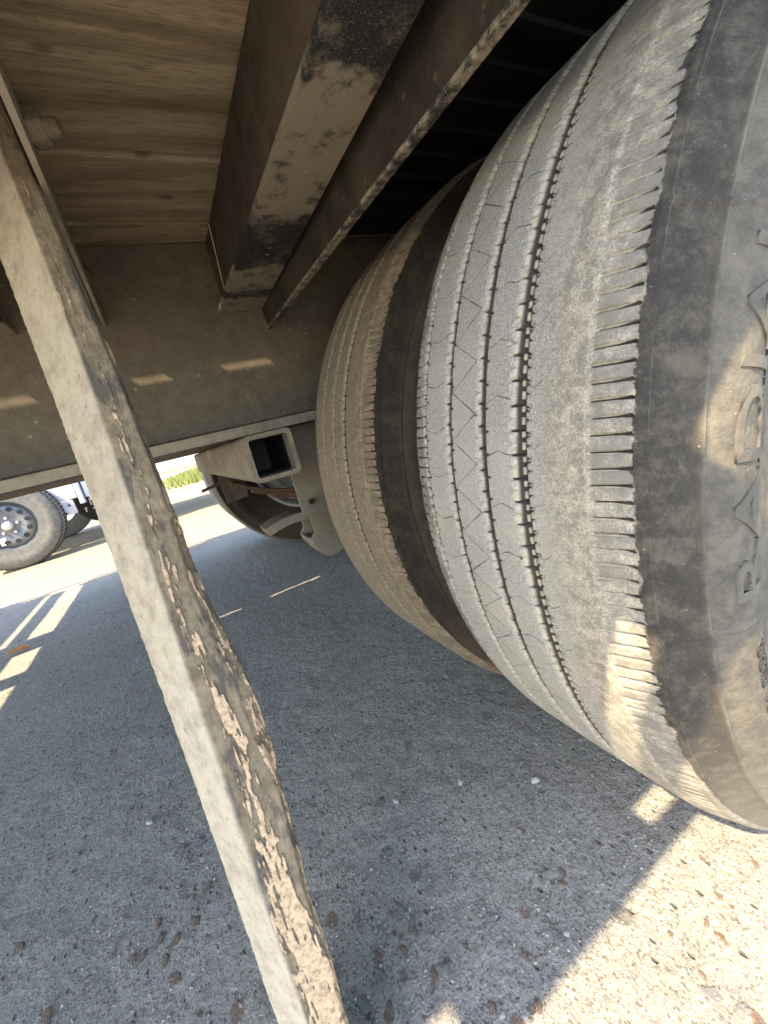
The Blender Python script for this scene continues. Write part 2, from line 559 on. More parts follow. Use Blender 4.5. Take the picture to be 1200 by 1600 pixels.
def mat_post():
    g = NT('dirt_caked_paint', 0.88, 0.2)
    o = g.obj
    peel = g.attr('peel'); face = g.attr('face')
    n1 = g.noise(o, 60, 8, 0.75)
    n2 = g.noise(o, 300, 4, 0.7)
    along = g.noise(g.mapping(o, (70, 70, 9), rot=(0.42, 0, 0)), 1.0, 4, 0.7)
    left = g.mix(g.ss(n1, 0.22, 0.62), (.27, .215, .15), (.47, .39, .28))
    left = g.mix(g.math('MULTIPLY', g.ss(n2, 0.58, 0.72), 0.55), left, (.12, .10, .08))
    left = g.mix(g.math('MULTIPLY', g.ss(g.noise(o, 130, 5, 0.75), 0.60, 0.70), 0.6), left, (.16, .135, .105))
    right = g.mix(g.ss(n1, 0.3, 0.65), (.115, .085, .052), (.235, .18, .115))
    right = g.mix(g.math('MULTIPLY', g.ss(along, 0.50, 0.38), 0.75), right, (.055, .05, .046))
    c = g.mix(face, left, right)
    pn = g.math('ADD', peel, g.math('MULTIPLY', g.math('SUBTRACT', n2, 0.5), 0.5))
    tan = g.mix(g.ss(n2, 0.3, 0.6), (.27, .175, .10), (.50, .35, .215))
    tan = g.mix(g.math('MULTIPLY', g.ss(g.noise(o, 170, 3, 0.6), 0.40, 0.30), 0.8), tan, (.10, .07, .05))
    c = g.mix(g.ss(pn, 0.44, 0.56), c, tan)
    h = g.math('ADD', n1, g.math('MULTIPLY', n2, 0.6))
    h = g.math('ADD', h, g.math('MULTIPLY', g.ss(pn, 0.44, 0.56), 0.8))
    return g.done(c, g.bump(h, 0.0011, 0.8))


def mat_plain(name, c, rough=0.6, metal=0.0, var=0.25, sc=12, spec=0.4):
    g = NT(name, rough, spec, metal)
    n = g.noise(g.obj, sc, 5, 0.65)
    col = g.mix(g.ss(n, 0.3, 0.7), tuple(v * (1 - var) for v in c), tuple(min(1, v * (1 + var)) for v in c))
    return g.done(col, g.bump(g.noise(g.obj, 200, 3), 0.0004, 0.4))


M_ground = mat_ground()
M_tyre = mat_tyre()
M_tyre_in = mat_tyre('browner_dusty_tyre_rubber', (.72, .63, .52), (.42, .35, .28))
M_tyre_far = mat_tyre('shade_dark_tyre_rubber', (.6, .52, .42), (.25, .22, .18))  # far inner tyres tinted down to paint in their shade
M_wood = mat_wood()
M_beam = mat_steel('dusty_black_beam', (.082, .064, .045), (.160, .127, .088), 0.25, 0.75, 60, 0.7)
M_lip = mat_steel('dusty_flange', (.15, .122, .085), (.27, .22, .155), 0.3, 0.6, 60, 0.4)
BANDS = ((0.10, 0.272), (0.445, 0.565), (0.645, 0.675), (1.0, 1.1), (1.5, 1.65))
M_cross = mat_steel('chipped_black_channel', (.020, .020, .020), (.225, .185, .13), 0.36, 0.55, 45, 0.4, 0.65, bands=BANDS)
M_plate = mat_steel('dusty_brown_plate', (.045, .035, .024), (.105, .08, .053), 0.35, 0.62, 30, 0.4)
M_dkplate = mat_steel('grimy_plate', (.020, .016, .012), (.062, .047, .031), 0.35, 0.65, 30, 0.35)
M_edge = mat_steel('chipped_plate_edge', (.03, .028, .025), (.26, .215, .15), 0.44, 0.56, 75, 0.4)
M_tan = mat_steel('tan_dust_steel', (.22, .185, .135), (.34, .285, .21), 0.32, 0.62, 18, 0.3)
M_hang = mat_steel('dusty_hanger_steel', (.115, .092, .062), (.20, .163, .112), 0.32, 0.62, 18, 0.3)
M_tube = mat_steel('dusty_tube_steel', (.13, .105, .073), (.25, .205, .145), 0.30, 0.66, 34, 0.35)
M_rust = mat_steel('rusty_spring_steel', (.06, .033, .02), (.15, .085, .05), 0.35, 0.62, 24, 0.3)
M_black = mat_plain('black_paint_and_shade', (.012, .012, .012), 0.6)  # also colours in the shade of the flange, tube and rim holes
M_post = mat_post()
M_rim = mat_plain('painted_rim', (.32, .31, .29), 0.5)


def mat_stone(name, a, b):
    g = NT(name, 0.8, 0.25)
    o = g.vadd(g.obj, g.combine(g.math('MULTIPLY', g.rand(), 31.0), 0.0, 0.0))
    c = g.mix(g.ss(g.noise(o, 1.6, 5, 0.7), 0.3, 0.7), a, b)
    c = g.mix(g.math('MULTIPLY', g.ss(g.noise(o, 3.0, 6, 0.8), 0.50, 0.62), 0.8), c, (.30, .275, .235))
    return g.done(c, g.bump(g.noise(o, 5, 4), 0.15, 0.5))


M_stonebrown = mat_stone('brown_stone', (.115, .075, .052), (.22, .15, .10))
M_stonegrey = mat_stone('grey_stone', (.12, .115, .11), (.25, .24, .225))
M_stonewhite = mat_plain('pale_stone', (.36, .345, .31), 0.8, var=0.25, sc=120)
M_grain = mat_plain('grit', (.27, .245, .205), 0.9, var=0.55, sc=160)


# ------------------------------------------------------------------ setting: ground
def build_ground():
    n = 520
    t = np.linspace(-1, 1, n)
    a = 0.16
    b = math.asinh(140 / a)
    xs = a * np.sinh(b * t) + 0.15
    ys = a * np.sinh(b * t) + 0.55
    X, Y = np.meshgrid(xs, ys, indexing='ij')
    d = np.hypot(X - 0.15, Y - 0.55)
    near = np.clip(1.6 - d / 1.6, 0, 1)
    P = np.stack([X, Y, np.zeros_like(X)], -1)
    Z = 0.0016 * vnoise(P * 9, 3) + near * (0.0011 * vnoise(P * 45, 5) + 0.0009 * np.minimum(vnoise(P * 85, 6), 0.1))
    Z = Z - 0.0022
    V = np.stack([X, Y, Z], -1)
    me = grid_mesh('ground', V)
    o = link('ground', me, M_ground)
    tag(o, kind='structure')
    return o


ground = build_ground()


# ------------------------------------------------------------------ the trailer
trailer = empty('flatbed_trailer')
tag(trailer, 'flatbed trailer seen from beneath with plank deck, dusty steel frame and big dual tyres', 'trailer')

WEB_Y = 0.74
FAR_Y = 1.68
DECK_B = 0.82
DECK_T = 0.858


def beam(yw, s):
    m = MB()
    m.box(-2.2, 2.6, yw, yw + 0.011 * s, 0.529, 0.8185)
    return m


for yw, s in ((WEB_Y, 1), (FAR_Y, -1)):
    y0, y1 = sorted((yw, yw + 0.011 * s))
    b = MB().box(-2.2, 2.6, y0, y1, 0.529, 0.8185).obj('main_beam', M_beam, trailer)
    f0, f1 = yw + 0.0055 * s - 0.06, yw + 0.0055 * s + 0.06
    MB().box(-2.2, 2.6, f0 + .0012, f1 - .0012, 0.5135, 0.5288).obj('lower_flange', M_black, b)  # coloured black to paint in the shade on its underside
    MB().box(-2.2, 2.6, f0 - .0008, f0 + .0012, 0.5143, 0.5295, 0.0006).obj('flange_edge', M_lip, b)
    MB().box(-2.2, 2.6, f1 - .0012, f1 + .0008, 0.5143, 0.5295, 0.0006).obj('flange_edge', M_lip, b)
    # weld line along the joint
    MB().cyl((-2.2, yw - 0.001 * s, 0.531), (2.6, yw - 0.001 * s, 0.531), 0.004, 6).obj('weld_bead', M_plate, b)

MB().box(-2.0, 2.6, 1.26, 1.33, 0.735, 0.8185).obj('centre_stringer', M_beam, trailer)

# deck planks: joints every 140 mm, two of them open
joints = [0.046] + [0.125 + 0.14 * k for k in range(17)]
joints = [j for j in joints if j < 2.38] + [2.375]
OPEN = {0.685: 0.0019, 1.105: 0.0040}
SLANT = 0.0105
for y0, y1 in zip(joints[:-1], joints[1:]):
    a = y0 + OPEN.get(round(y0, 3), 0.0014) - (0.0026 if round(y0, 3) == 0.685 else 0)
    c = y1 - OPEN.get(round(y1, 3), 0.0014) - (0.0026 if round(y1, 3) == 0.685 else 0)
    dz = {0.265: .0005, 0.405: .0030, 0.545: 0.0, 0.685: .0004}.get(round(y0, 3), rnd.uniform(0, .0028))
    for x0, x1 in ((-1.185, 2.6), (-2.2, -1.385)):
        m = MB()
        # a slightly worn section, so the joints read
        e = 0.0028
        at = a - SLANT if round(y0, 3) in OPEN else a     # open joints are cut on a slant
        ct = c - SLANT if round(y1, 3) in OPEN else c
        prof = [(a, DECK_B + dz + e), (a + e, DECK_B + dz), (c - e, DECK_B + dz), (c, DECK_B + dz + e),
                (ct, DECK_T - e), (ct - e, DECK_T), (at + e, DECK_T), (at, DECK_T - e)]
        m.prism(prof, x0, x1, 'X')
        m.obj('deck_plank', M_wood, trailer)
MB().box(-1.19, -0.66, 1.1012, 1.1088, 0.824, 0.832).obj('gap_sun_block', M_wood, trailer)  # unseen strip added to stop sun coming through this deck joint
MB().box(-1.35, -1.292, 0.05, 2.37, 0.846, 0.856).obj('rear_crossbar', M_cross, trailer)

# crossmembers: (web x, flange from, flange to)
for wx, f0, f1 in ((0.166, 0.153, 0.2243), (-0.146, -0.188, -0.1135), (-0.456, -0.47, -0.40), (-0.626, -0.68, -0.61),
                   (-1.0, -1.06, -0.98), (1.12, 1.05, 1.135), (2.0, 1.93, 2.015)):
    c = MB().box(wx, wx + 0.006, 0.05, 2.37, 0.7198, 0.8185).obj('crossmember', M_plate, trailer)
    MB().prism([(f0, .05), (f1 - (.0235 if f0 == .153 else 0), .05), (f1, .74), (f1, 2.37), (f0, 2.37)], 0.7125, 0.72, 'Z').obj('flange', M_cross, c)
# plain plates hung under the deck
hp = MB().box(0.2246, 0.2325, 0.05, 0.7385, 0.6835, 0.8185).obj('hanger_plate', M_dkplate, trailer)
MB().box(0.2240, 0.2331, 0.05, 0.7388, 0.6800, 0.6836, 0.0005).obj('plate_edge', M_edge, hp)
MB().box(-0.0125, -0.0085, 0.05, 0.7385, 0.712, 0.8185).obj('hanger_plate', M_tan, trailer)
# black ribbed sheet under the deck, above the wheels
wc = MB()
wc.box(0.2375, 1.9, 0.06, 0.70, 0.806, 0.8165)
for k in range(9):
    wc.box(0.2375, 1.9, 0.30 + 0.045 * k, 0.312 + 0.045 * k, 0.8, 0.8061)
wc.obj('ribbed_sheet', M_black, trailer)

# edge rail, rub rail, stake pockets and an added sun block on both sides
for s in (1, -1):
    def yy(v):
        return v if s == 1 else 2.42 - v
    def sb(x0, x1, a, b, z0, z1, bev=0.0):
        p, q = sorted((yy(a), yy(b)))
        return MB().box(x0, x1, p, q, z0, z1, bev)
    sb(-1.19, 2.6, 0.0, 0.044, 0.793, 0.866, 0.002).obj('edge_rail', M_beam, trailer)
    sb(-2.2, -1.37, 0.0, 0.044, 0.793, 0.866, 0.002).obj('edge_rail', M_beam, trailer)
    sb(-2.2, 2.6, -0.048, -0.040, 0.80, 0.86, 0.001).obj('rub_rail', M_tan, trailer)
    for x0, x1 in ((-2.15, -2.05), (-1.6, -1.5), (-1.0, -0.91), (-0.54, -0.31), (-0.14, -0.09), (0.35, 0.44), (0.95, 1.04), (1.55, 1.64), (2.15, 2.24)):  # the widest is no pocket but an unseen block added against the sun
        sb(x0, x1, -0.0398, -0.0002, 0.80, 0.858).obj('pocket_or_blocker', M_beam, trailer)


# ------------------------------------------------------------------ tyres
R0 = 0.395
SIDE = [(-.0985, .3865), (-.0998, .3852), (-.1013, .3845), (-.1014, .3837), (-.1010, .3831), (-.1040, .3800), (-.1085, .3740), (-.1118, .3692),
        (-.1122, .3686), (-.1148, .3668), (-.1167, .3661), (-.1168, .3651), (-.1160, .3643), (-.1195, .3605), (-.1225, .3570), (-.1252, .3510),
        (-.1263, .3450), (-.1260, .3390), (-.1248, .3330), (-.1222, .3260), (-.1185, .3180), (-.1145, .3060), (-.1120, .290),
        (-.1095, .270), (-.1060, .250), (-.1040, .2395), (-.1035, .2345), (-.1030, .2300), (-.1000, .2270), (-.0960, .2240), (-.0800, .2235)]


def side_y(r):
    rr = np.array([p[1] for p in SIDE])[::-1]
    yy_ = np.array([p[0] for p in SIDE])[::-1]
    return float(np.interp(r, rr, yy_))


def tyre_mesh():
    NTH = 2240
    yt = np.arange(-0.0970, 0.09701, 0.00092)
    ay = np.abs(yt)
    rb = R0 - 0.0012 * (np.clip(ay, 0, .076) / .076) ** 2
    rb = rb - np.interp(ay, [.074, .078, .084, .0985], [0, .0010, .0026, .0075])
    s_pts = np.array(SIDE)
    # refine the sidewall a little
    ts = np.linspace(0, len(SIDE) - 1, 2 * len(SIDE) - 1)
    sy = np.interp(ts, range(len(SIDE)), s_pts[:, 0]); sr = np.interp(ts, range(len(SIDE)), s_pts[:, 1])
    y_all = np.concatenate([sy[::-1], yt, -sy])
    r_all = np.concatenate([sr[::-1], rb, sr])
    ns = len(sy)
    i = np.arange(NTH)
    th = 2 * np.pi * i / NTH
    I, Yt = np.meshgrid(i, yt, indexing='ij')
    D = np.zeros_like(Yt)
    saw22 = ((I % 14) / 14.0)
    jit = 0.0003 * vnoise(np.stack([np.cos(th), np.sin(th), th * 0], -1) * 70, 2)[:, None]

    def groove(y0, y1, depth, fl, saw=0.0011):
        e1 = y1 + saw * (saw22 - 0.5) + jit
        e0 = y0 + jit
        u = Yt
        f0 = e0 + 0.0011; f1 = f0 + fl
        d = np.clip((u - e0) / 0.0011, 0, 1) * np.clip((e1 - u) / np.maximum(e1 - f1, 1e-4), 0, 1)
        d = np.where((u >= f0) & (u <= f1), 1.0, d)
        return d * depth

    def maxin(mask, dep):
        np.maximum(D, np.where(mask, dep, 0.0), out=D)

    np.maximum(D, groove(-0.0360, -0.0225, 0.0092, 0.0030), out=D)
    np.maximum(D, groove(-0.0010, 0.0085, 0.0088, 0.0022), out=D)
    np.maximum(D, groove(0.0365, 0.0450, 0.0086, 0.0020), out=D)
    np.maximum(D, groove(0.0712, 0.0790, 0.0080, 0.0018), out=D)
    # stone-ejector beads along the outer groove floor
    bead = ((I % 7) < 5) & (Yt > -0.0335) & (Yt < -0.0305)
    D = np.where(bead, np.minimum(D, 0.0022), D)
    # lateral notches in the sloped walls, ticks on the rib edges
    for y0, y1, ph in ((-0.0360, -0.0225, 0), (-0.0010, 0.0085, 5), (0.0365, 0.0450, 9), (0.0712, 0.0790, 3)):
        k = (I + ph) % 14
        maxin((k == 0) & (Yt > y0 + .001) & (Yt < y1 + 0.0012), 0.0090)
        maxin((k == 7) & (Yt > y1 - 0.002) & (Yt < y1 + 0.0028), 0.0032)
        maxin((k == 4) & (Yt > y0 - 0.0028) & (Yt < y0), 0.0030)
    k = I % 7
    maxin((k == 2) & (Yt > -0.0395) & (Yt < -0.036), 0.0030)
    k2 = (I + 4) % 7
    maxin((k2 == 0) & (Yt > 0.079) & (Yt < 0.082), 0.0028)
    # radial slots on both shoulders
    ks = I % 8
    wob = 0.0014 * vnoise(np.stack([(I // 8) * 1.7, I * 0, I * 0], -1).astype(float), 9)
    maxin((ks == 0) & (np.abs(Yt) > 0.0760 + wob) & (np.abs(Yt) < 0.0956 + wob * 0.4), 0.0052)
    # slightly uneven wear
    P = np.stack([R0 * np.cos(th)[:, None] + 0 * Yt, Yt, R0 * np.sin(th)[:, None] + 0 * Yt], -1)
    wear = 0.0005 * vnoise(P * 26, 4) + 0.00025 * vnoise(P * 120, 8)
    wear = wear * np.clip((-0.036 - Yt) / 0.012, 0.12, 1.0)
    Rr = np.tile(r_all[None, :], (NTH, 1))
    Rr[:, ns:ns + len(yt)] += wear - D
    Yy = np.tile(y_all[None, :], (NTH, 1))
    # raised mould seams across the sidewall
    mold = np.zeros(NTH)
    for deg, wd in ((154.0, 1), (187.2, 1), (262.0, 1), (30.0, 1)):
        c = int(deg / 360 * NTH)
        for q in range(-wd, wd + 1):
            mold[(c + q) % NTH] = 1.0 if q == 0 else 0.5
    band = np.interp(r_all, [.320, .324, .383, .386], [0, 1, 1, 0]) * (np.abs(y_all) > .0986)
    Yy += np.sign(y_all)[None, :] * (0.0013 * mold[:, None] * band[None, :])
    V = np.stack([Rr * np.cos(th)[:, None], Yy, Rr * np.sin(th)[:, None]], -1)
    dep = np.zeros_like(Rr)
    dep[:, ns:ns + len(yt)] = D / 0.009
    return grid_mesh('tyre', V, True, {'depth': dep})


TYRE = tyre_mesh()
TYRE.materials.append(M_tyre)


def rim_mesh():
    p = [(.2235, -.098), (.2300, -.103), (.2285, -.106), (.2200, -.104), (.216, -.095), (.209, -.06), (.203, -.02), (.198, .02),
         (.190, .05), (.170, .072), (.150, .078), (.150, .086), (.175, .082), (.197, .06), (.205, .03), (.210, -.02), (.2155, -.06), (.2215, -.09), (.2235, -.098)]
    m = MB(); m.lathe(p, 72)
    m.lathe([(.2005, .02), (.206, .06), (.212, .09), (.219, .104), (.2285, .106), (.230, .103), (.2235, .097), (.214, .09), (.208, .06), (.2035, .02)], 72)
    # disc
    m.lathe([(.152, .074), (.12, .060), (.09, .058), (.085, .058), (.085, .066), (.12, .068), (.152, .082)], 72)
    return m.mesh('rim', True, 40)


RIM = rim_mesh(); RIM.materials.append(M_rim)
HUB = MB().lathe([(.0, -.06), (.055, -.06), (.062, -.052), (.070, -.01), (.082, .0), (.086, .055), (.086, .075), (.0, .075)], 40).mesh('hub', True, 35)
HUB.materials.append(M_tan)
NUT = MB().cyl((0, .030, 0), (0, .058, 0), .016, 6).mesh('lug_nut'); NUT.materials.append(M_rust)


def letters(txt, r_in, height, th0, th1, ext, mat_):
    cu = bpy.data.curves.new('lettering', 'FONT')
    cu.body = txt
    cu.extrude = 0.5
    cu.resolution_u = 3
    tmp = bpy.data.objects.new('lettering_tmp', cu)
    COL.objects.link(tmp)
    dg = bpy.context.evaluated_depsgraph_get()
    me = bpy.data.meshes.new_from_object(tmp.evaluated_get(dg))
    bpy.data.objects.remove(tmp)
    bpy.data.curves.remove(cu)
    bm = bmesh.new(); bm.from_mesh(me)
    bmesh.ops.triangulate(bm, faces=bm.faces[:])
    longe = [e for e in bm.edges if e.calc_length() > 0.25]
    bmesh.ops.subdivide_edges(bm, edges=longe, cuts=2)
    xs = [v.co.x for v in bm.verts]; ys = [v.co.y for v in bm.verts]
    x0, x1, y0, y1 = min(xs), max(xs), min(ys), max(ys)
    for v in bm.verts:
        u = (v.co.x - x0) / (x1 - x0); w = (v.co.y - y0) / (y1 - y0)
        th = math.radians(th0 + (th1 - th0) * u)
        r = r_in + height * w
        yb = side_y(r) - (ext if v.co.z > 0 else -0.001)
        v.co = (r * math.cos(th), yb, r * math.sin(th))
    bmesh.ops.recalc_face_normals(bm, faces=bm.faces[:])
    bm.to_mesh(me); bm.free()
    me.materials.clear(); me.materials.append(mat_)
    return me


M_letter = mat_plain('dusty_letter_rubber', (.10, .088, .068), 0.85, var=0.25, sc=60)
M_letterdark = mat_plain('small_letter_rubber', (.035, .033, .03), 0.8)
LET_BIG = letters('RADIAL', .3345, .0200, 184.5, 153.0, 0.0013, M_letter)
LET_SMALL = letters('TREAD 4 STEEL  SIDEWALL 1 STEEL', .3265, .0050, 173.0, 149.0, 0.0009, M_letterdark)
LET_TUBE = letters('TUBELESS', .334, .011, 206.0, 190.0, 0.0010, M_letterdark)


def wheel(x, y, z, flip=False, outer=False, own=None):
    w = empty('wheel', (x, y, z), math.pi if flip else 0.0, trailer)
    t_ = link('tyre', TYRE, None, w)
    if own is not None:
        t_.material_slots[0].link = 'OBJECT'; t_.material_slots[0].material = own
    link('rim', RIM, None, w)
    if outer:
        h = link('hub', HUB, None, w)
        for k in range(8):
            a = 2 * math.pi * k / 8
            link('lug_nut', NUT, None, w, (0.118 * math.cos(a), 0, 0.118 * math.sin(a)))
        for me in (LET_BIG, LET_SMALL, LET_TUBE):
            link('raised_lettering', me, None, w)
    return w


WX, WZ = 0.58, 0.3925
wheel(WX, 0.215, WZ, outer=True)
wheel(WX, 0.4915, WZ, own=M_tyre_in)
wheel(WX - 0.04, 2.42 - 0.4915, WZ, flip=True, own=M_tyre_far)
wheel(WX - 0.04, 2.42 - 0.215, WZ, flip=True, outer=True)
AX2 = 1.50
wheel(AX2, 0.215, WZ, outer=True)
wheel(AX2, 0.4915, WZ, own=M_tyre_in)
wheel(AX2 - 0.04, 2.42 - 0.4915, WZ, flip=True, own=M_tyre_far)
wheel(AX2 - 0.04, 2.42 - 0.215, WZ, flip=True, outer=True)
for ax in (WX, AX2):
    MB().cyl((ax, 0.28, WZ), (ax, 2.14, WZ), 0.062, 20).obj('axle', M_black, trailer, angle=40)

# ------------------------------------------------------------------ suspension
def rr(x0, x1, z0, z1, r, n=5):
    pts = []
    for cx, cz, a0 in ((x1 - r, z0 + r, -90), (x1 - r, z1 - r, 0), (x0 + r, z1 - r, 90), (x0 + r, z0 + r, 180)):
        for k in range(n + 1):
            a = math.radians(a0 + 90 * k / n)
            pts.append((cx + r * math.cos(a), cz + r * math.sin(a)))
    return pts


MB().ring_prism(rr(.1095, .1845, .4395, .5120, .009), rr(.1165, .1775, .4465, .5050, .004), 00.635, 1.79).obj('torque_tube', M_tube, trailer, angle=35)

for yy0, yd, far in ((0.735, 0.008, False), (0.805, 0.008, False)):
    out = ([(.190, .5125), (.192, .430), (.193, .352)] if yy0 < .8 else [(.222, .5125), (.222, .352)]) + [(.204, .346), (.2045, .312), (.1945, .301), (.197, .288), (.212, .262), (.226, .256), (.246, .260), (.300, .300), (.330, .5125)]
    MB().prism(out, yy0, yy0 + yd, 'Y').obj('spring_hanger', M_hang, trailer)
hb = MB()
hb.prism([(.1945, .301), (.197, .288), (.212, .262), (.226, .256), (.246, .260), (.2465, .266), (.227, .262), (.215, .268), (.203, .290), (.2005, .301)], 0.7435, 0.8045, 'Y')
hb.box(.292, .298, 0.7435, 0.8045, .30, .5125)
hb.obj('hanger_strap', M_hang, trailer)
bolt = MB(); bolt.cyl((.213, .7345, .372), (.213, .727, .372), .0055, 6)
bolt.obj('bolt', M_black, trailer)
MB().ring_prism(rr(.1163, .1777, .4463, .5052, .004), rr(.1175, .1765, .4475, .5040, .004), .665, 1.78).obj('tube_shade_liner', M_black, trailer)  # black lining added to paint the dark inside the hollow tube
MB().box(.1175, .1765, .80, .803, .4472, .5042).obj('tube_shade_plug', M_black, trailer)  # black stop added for the same painted dark in the tube
# leaf spring: short free end sticking out of the hanger, stack running back to the axle
pts = []
for k in range(25):
    t = k / 24
    x = .120 + t * (.56 - .120)
    z = .3465 + 0.010 * math.sin(min(1, (x - .12) / .11) * math.pi) - 0.0
    if x > .23: z = .3465 - 0.06 * ((x - .23) / .33) ** 1.4
    pts.append((x, z))
MB().ribbon(pts, (0.7465, 0.8015), 0.016).obj('leaf_spring', M_hang, trailer)
pts2 = [(x, z - 0.017) for x, z in pts if x > .30]
MB().ribbon(pts2, (0.7475, 0.8005), 0.012).obj('leaf_spring', M_rust, trailer)
# far side springs and hanger
fs = []
for k in range(21):
    x = .20 + k * .035
    fs.append((x, .362 - 0.11 * (1 - ((x - .55) / .36) ** 2) + 0.02))
for q in range(3):
    MB().ribbon([(x, z - 0.0135 * q) for x, z in fs[q * 2: len(fs) - q * 2]], (1.66, 1.72), 0.0125).obj('leaf_spring', M_rust, trailer)
MB().prism([(.163, .380), (.163, .5125), (.262, .5125), (.258, .386), (.250, .304), (.166, .297)], 1.700, 1.708, 'Y').obj('spring_hanger', M_plate, trailer)
MB().cyl((.09, 1.70, .3715), (.17, 1.70, .384), .006, 10).obj('bolt', M_rust, trailer)
MB().cyl((.208, 1.699, .36), (.208, 1.692, .36), .012, 6).obj('bolt', M_rust, trailer)
MB().box(.40, .52, 1.64, 1.74, .255, .275).obj('spring_seat', M_rust, trailer)

# bolt through the thin plate by the post, weld lumps where the plates meet the beam
bm = bmesh.new()
bmesh.ops.create_cone(bm, cap_ends=True, segments=6, radius1=.0125, radius2=.0115, depth=.014)
bmesh.ops.create_cone(bm, cap_ends=True, segments=10, radius1=.0085, radius2=.0065, depth=.012, matrix=Matrix.Translation((0, 0, .0115)))
bmesh.ops.bevel(bm, geom=bm.edges[:], offset=.0014, segments=2, profile=.5, affect='EDGES')
bmesh.ops.subdivide_edges(bm, edges=[e for e in bm.edges if e.calc_length() > .004], cuts=2, use_grid_fill=True)
for v in bm.verts:
    v.co += Vector((rnd.gauss(0, .00035), rnd.gauss(0, .00035), rnd.gauss(0, .00035)))
me = bpy.data.meshes.new('bolt'); bm.to_mesh(me); bm.free()
for f in me.polygons: f.use_smooth = True
o = link('bolt', me, M_lip, trailer, (-0.0016, .468, .790)); o.rotation_euler = (0.35, math.pi / 2, 0)
for p, r in (((-0.0085, .737, .781), .006), ((-0.0085, .737, .735), .005), ((.226, .737, .688), .005)):
    bm = bmesh.new(); bmesh.ops.create_icosphere(bm, subdivisions=2, radius=r)
    for v in bm.verts:
        v.co *= 1 + rnd.uniform(-.25, .25)
        v.co.z *= 1.9
    me = bpy.data.meshes.new('weld_bead'); bm.to_mesh(me); bm.free()
    for f in me.polygons: f.use_smooth = True
    link('weld_bead', me, M_beam, trailer, p)

# ------------------------------------------------------------------ the leaning post
POST_SECTIONS = [
    [(-0.0601,0.4748,0.8402),(-0.0310,0.4230,0.8062),(-0.0185,0.4245,0.8090),(-0.0151,0.4383,0.8196),(-0.0269,0.4962,0.8604),(-0.0567,0.5228,0.8759)],
    [(-0.0596,0.4680,0.8159),(-0.0299,0.4164,0.7836),(-0.0184,0.4184,0.7863),(-0.0150,0.4320,0.7960),(-0.0268,0.4890,0.8340),(-0.0561,0.5152,0.8488)],
    [(-0.0575,0.4311,0.6822),(-0.0269,0.3819,0.6604),(-0.0124,0.3815,0.6596),(-0.0101,0.3944,0.6649),(-0.0212,0.4470,0.6873),(-0.0538,0.4741,0.7000)],
    [(-0.0566,0.4032,0.5795),(-0.0274,0.3569,0.5664),(-0.0086,0.3536,0.5625),(-0.0061,0.3654,0.5641),(-0.0168,0.4145,0.5744),(-0.0528,0.4430,0.5857)],
    [(-0.0563,0.3827,0.5038),(-0.0290,0.3391,0.4973),(-0.0080,0.3342,0.4913),(-0.0047,0.3448,0.4900),(-0.0152,0.3915,0.4915),(-0.0525,0.4202,0.5014)],
    [(-0.0563,0.3753,0.4761),(-0.0296,0.3326,0.4719),(-0.0078,0.3271,0.4652),(-0.0036,0.3370,0.4627),(-0.0140,0.3827,0.4609),(-0.0525,0.4119,0.4706)],
    [(-0.0563,0.3665,0.4433),(-0.0306,0.3251,0.4421),(-0.0101,0.3202,0.4351),(-0.0040,0.3286,0.4308),(-0.0145,0.3734,0.4253),(-0.0525,0.4022,0.4341)],
    [(-0.0564,0.3584,0.4130),(-0.0315,0.3181,0.4145),(-0.0126,0.3139,0.4073),(-0.0029,0.3201,0.4010),(-0.0132,0.3638,0.3920),(-0.0526,0.3932,0.4004)],
    [(-0.0566,0.3490,0.3778),(-0.0326,0.3100,0.3823),(-0.0090,0.3030,0.3732),(0.0008,0.3088,0.3656),(-0.0091,0.3512,0.3524),(-0.0528,0.3828,0.3612)],
    [(-0.0568,0.3410,0.3476),(-0.0335,0.3031,0.3548),(-0.0071,0.2944,0.3443),(0.0039,0.2991,0.3353),(-0.0056,0.3404,0.3184),(-0.0530,0.3738,0.3276)],
    [(-0.0570,0.3344,0.3224),(-0.0343,0.2973,0.3318),(-0.0073,0.2881,0.3207),(0.0033,0.2929,0.3109),(-0.0063,0.3334,0.2911),(-0.0533,0.3665,0.2996)],
    [(-0.0574,0.3247,0.2857),(-0.0354,0.2888,0.2982),(-0.0054,0.2778,0.2856),(0.0017,0.2842,0.2755),(-0.0081,0.3236,0.2514),(-0.0537,0.3557,0.2587)],
    [(-0.0578,0.3159,0.2520),(-0.0364,0.2811,0.2674),(-0.0042,0.2685,0.2535),(-0.0015,0.2771,0.2434),(-0.0116,0.3157,0.2156),(-0.0541,0.3458,0.2212)],
    [(-0.0583,0.3070,0.2184),(-0.0373,0.2732,0.2366),(-0.0080,0.2622,0.2228),(-0.0034,0.2694,0.2110),(-0.0138,0.3070,0.1793),(-0.0546,0.3360,0.1838)],
    [(-0.0589,0.2966,0.1782),(-0.0382,0.2638,0.1998),(-0.0106,0.2534,0.1857),(-0.0089,0.2619,0.1732),(-0.0200,0.2987,0.1370),(-0.0554,0.3244,0.1391)],
    [(-0.0599,0.2832,0.1265),(-0.0390,0.2514,0.1522),(-0.0122,0.2413,0.1373),(-0.0094,0.2486,0.1228),(-0.0205,0.2838,0.0805),(-0.0565,0.3095,0.0816)],
    [(-0.0610,0.2707,0.0779),(-0.0394,0.2395,0.1074),(-0.0172,0.2318,0.0928),(-0.0146,0.2387,0.0765),(-0.0264,0.2727,0.0288),(-0.0577,0.2956,0.0274)],
    [(-0.0636,0.2460,-0.0188),(-0.0387,0.2151,0.0177),(-0.0186,0.2080,0.0018),(-0.0160,0.2140,-0.0179),(-0.0279,0.2451,-0.0769),(-0.0605,0.2681,-0.0801)],
]


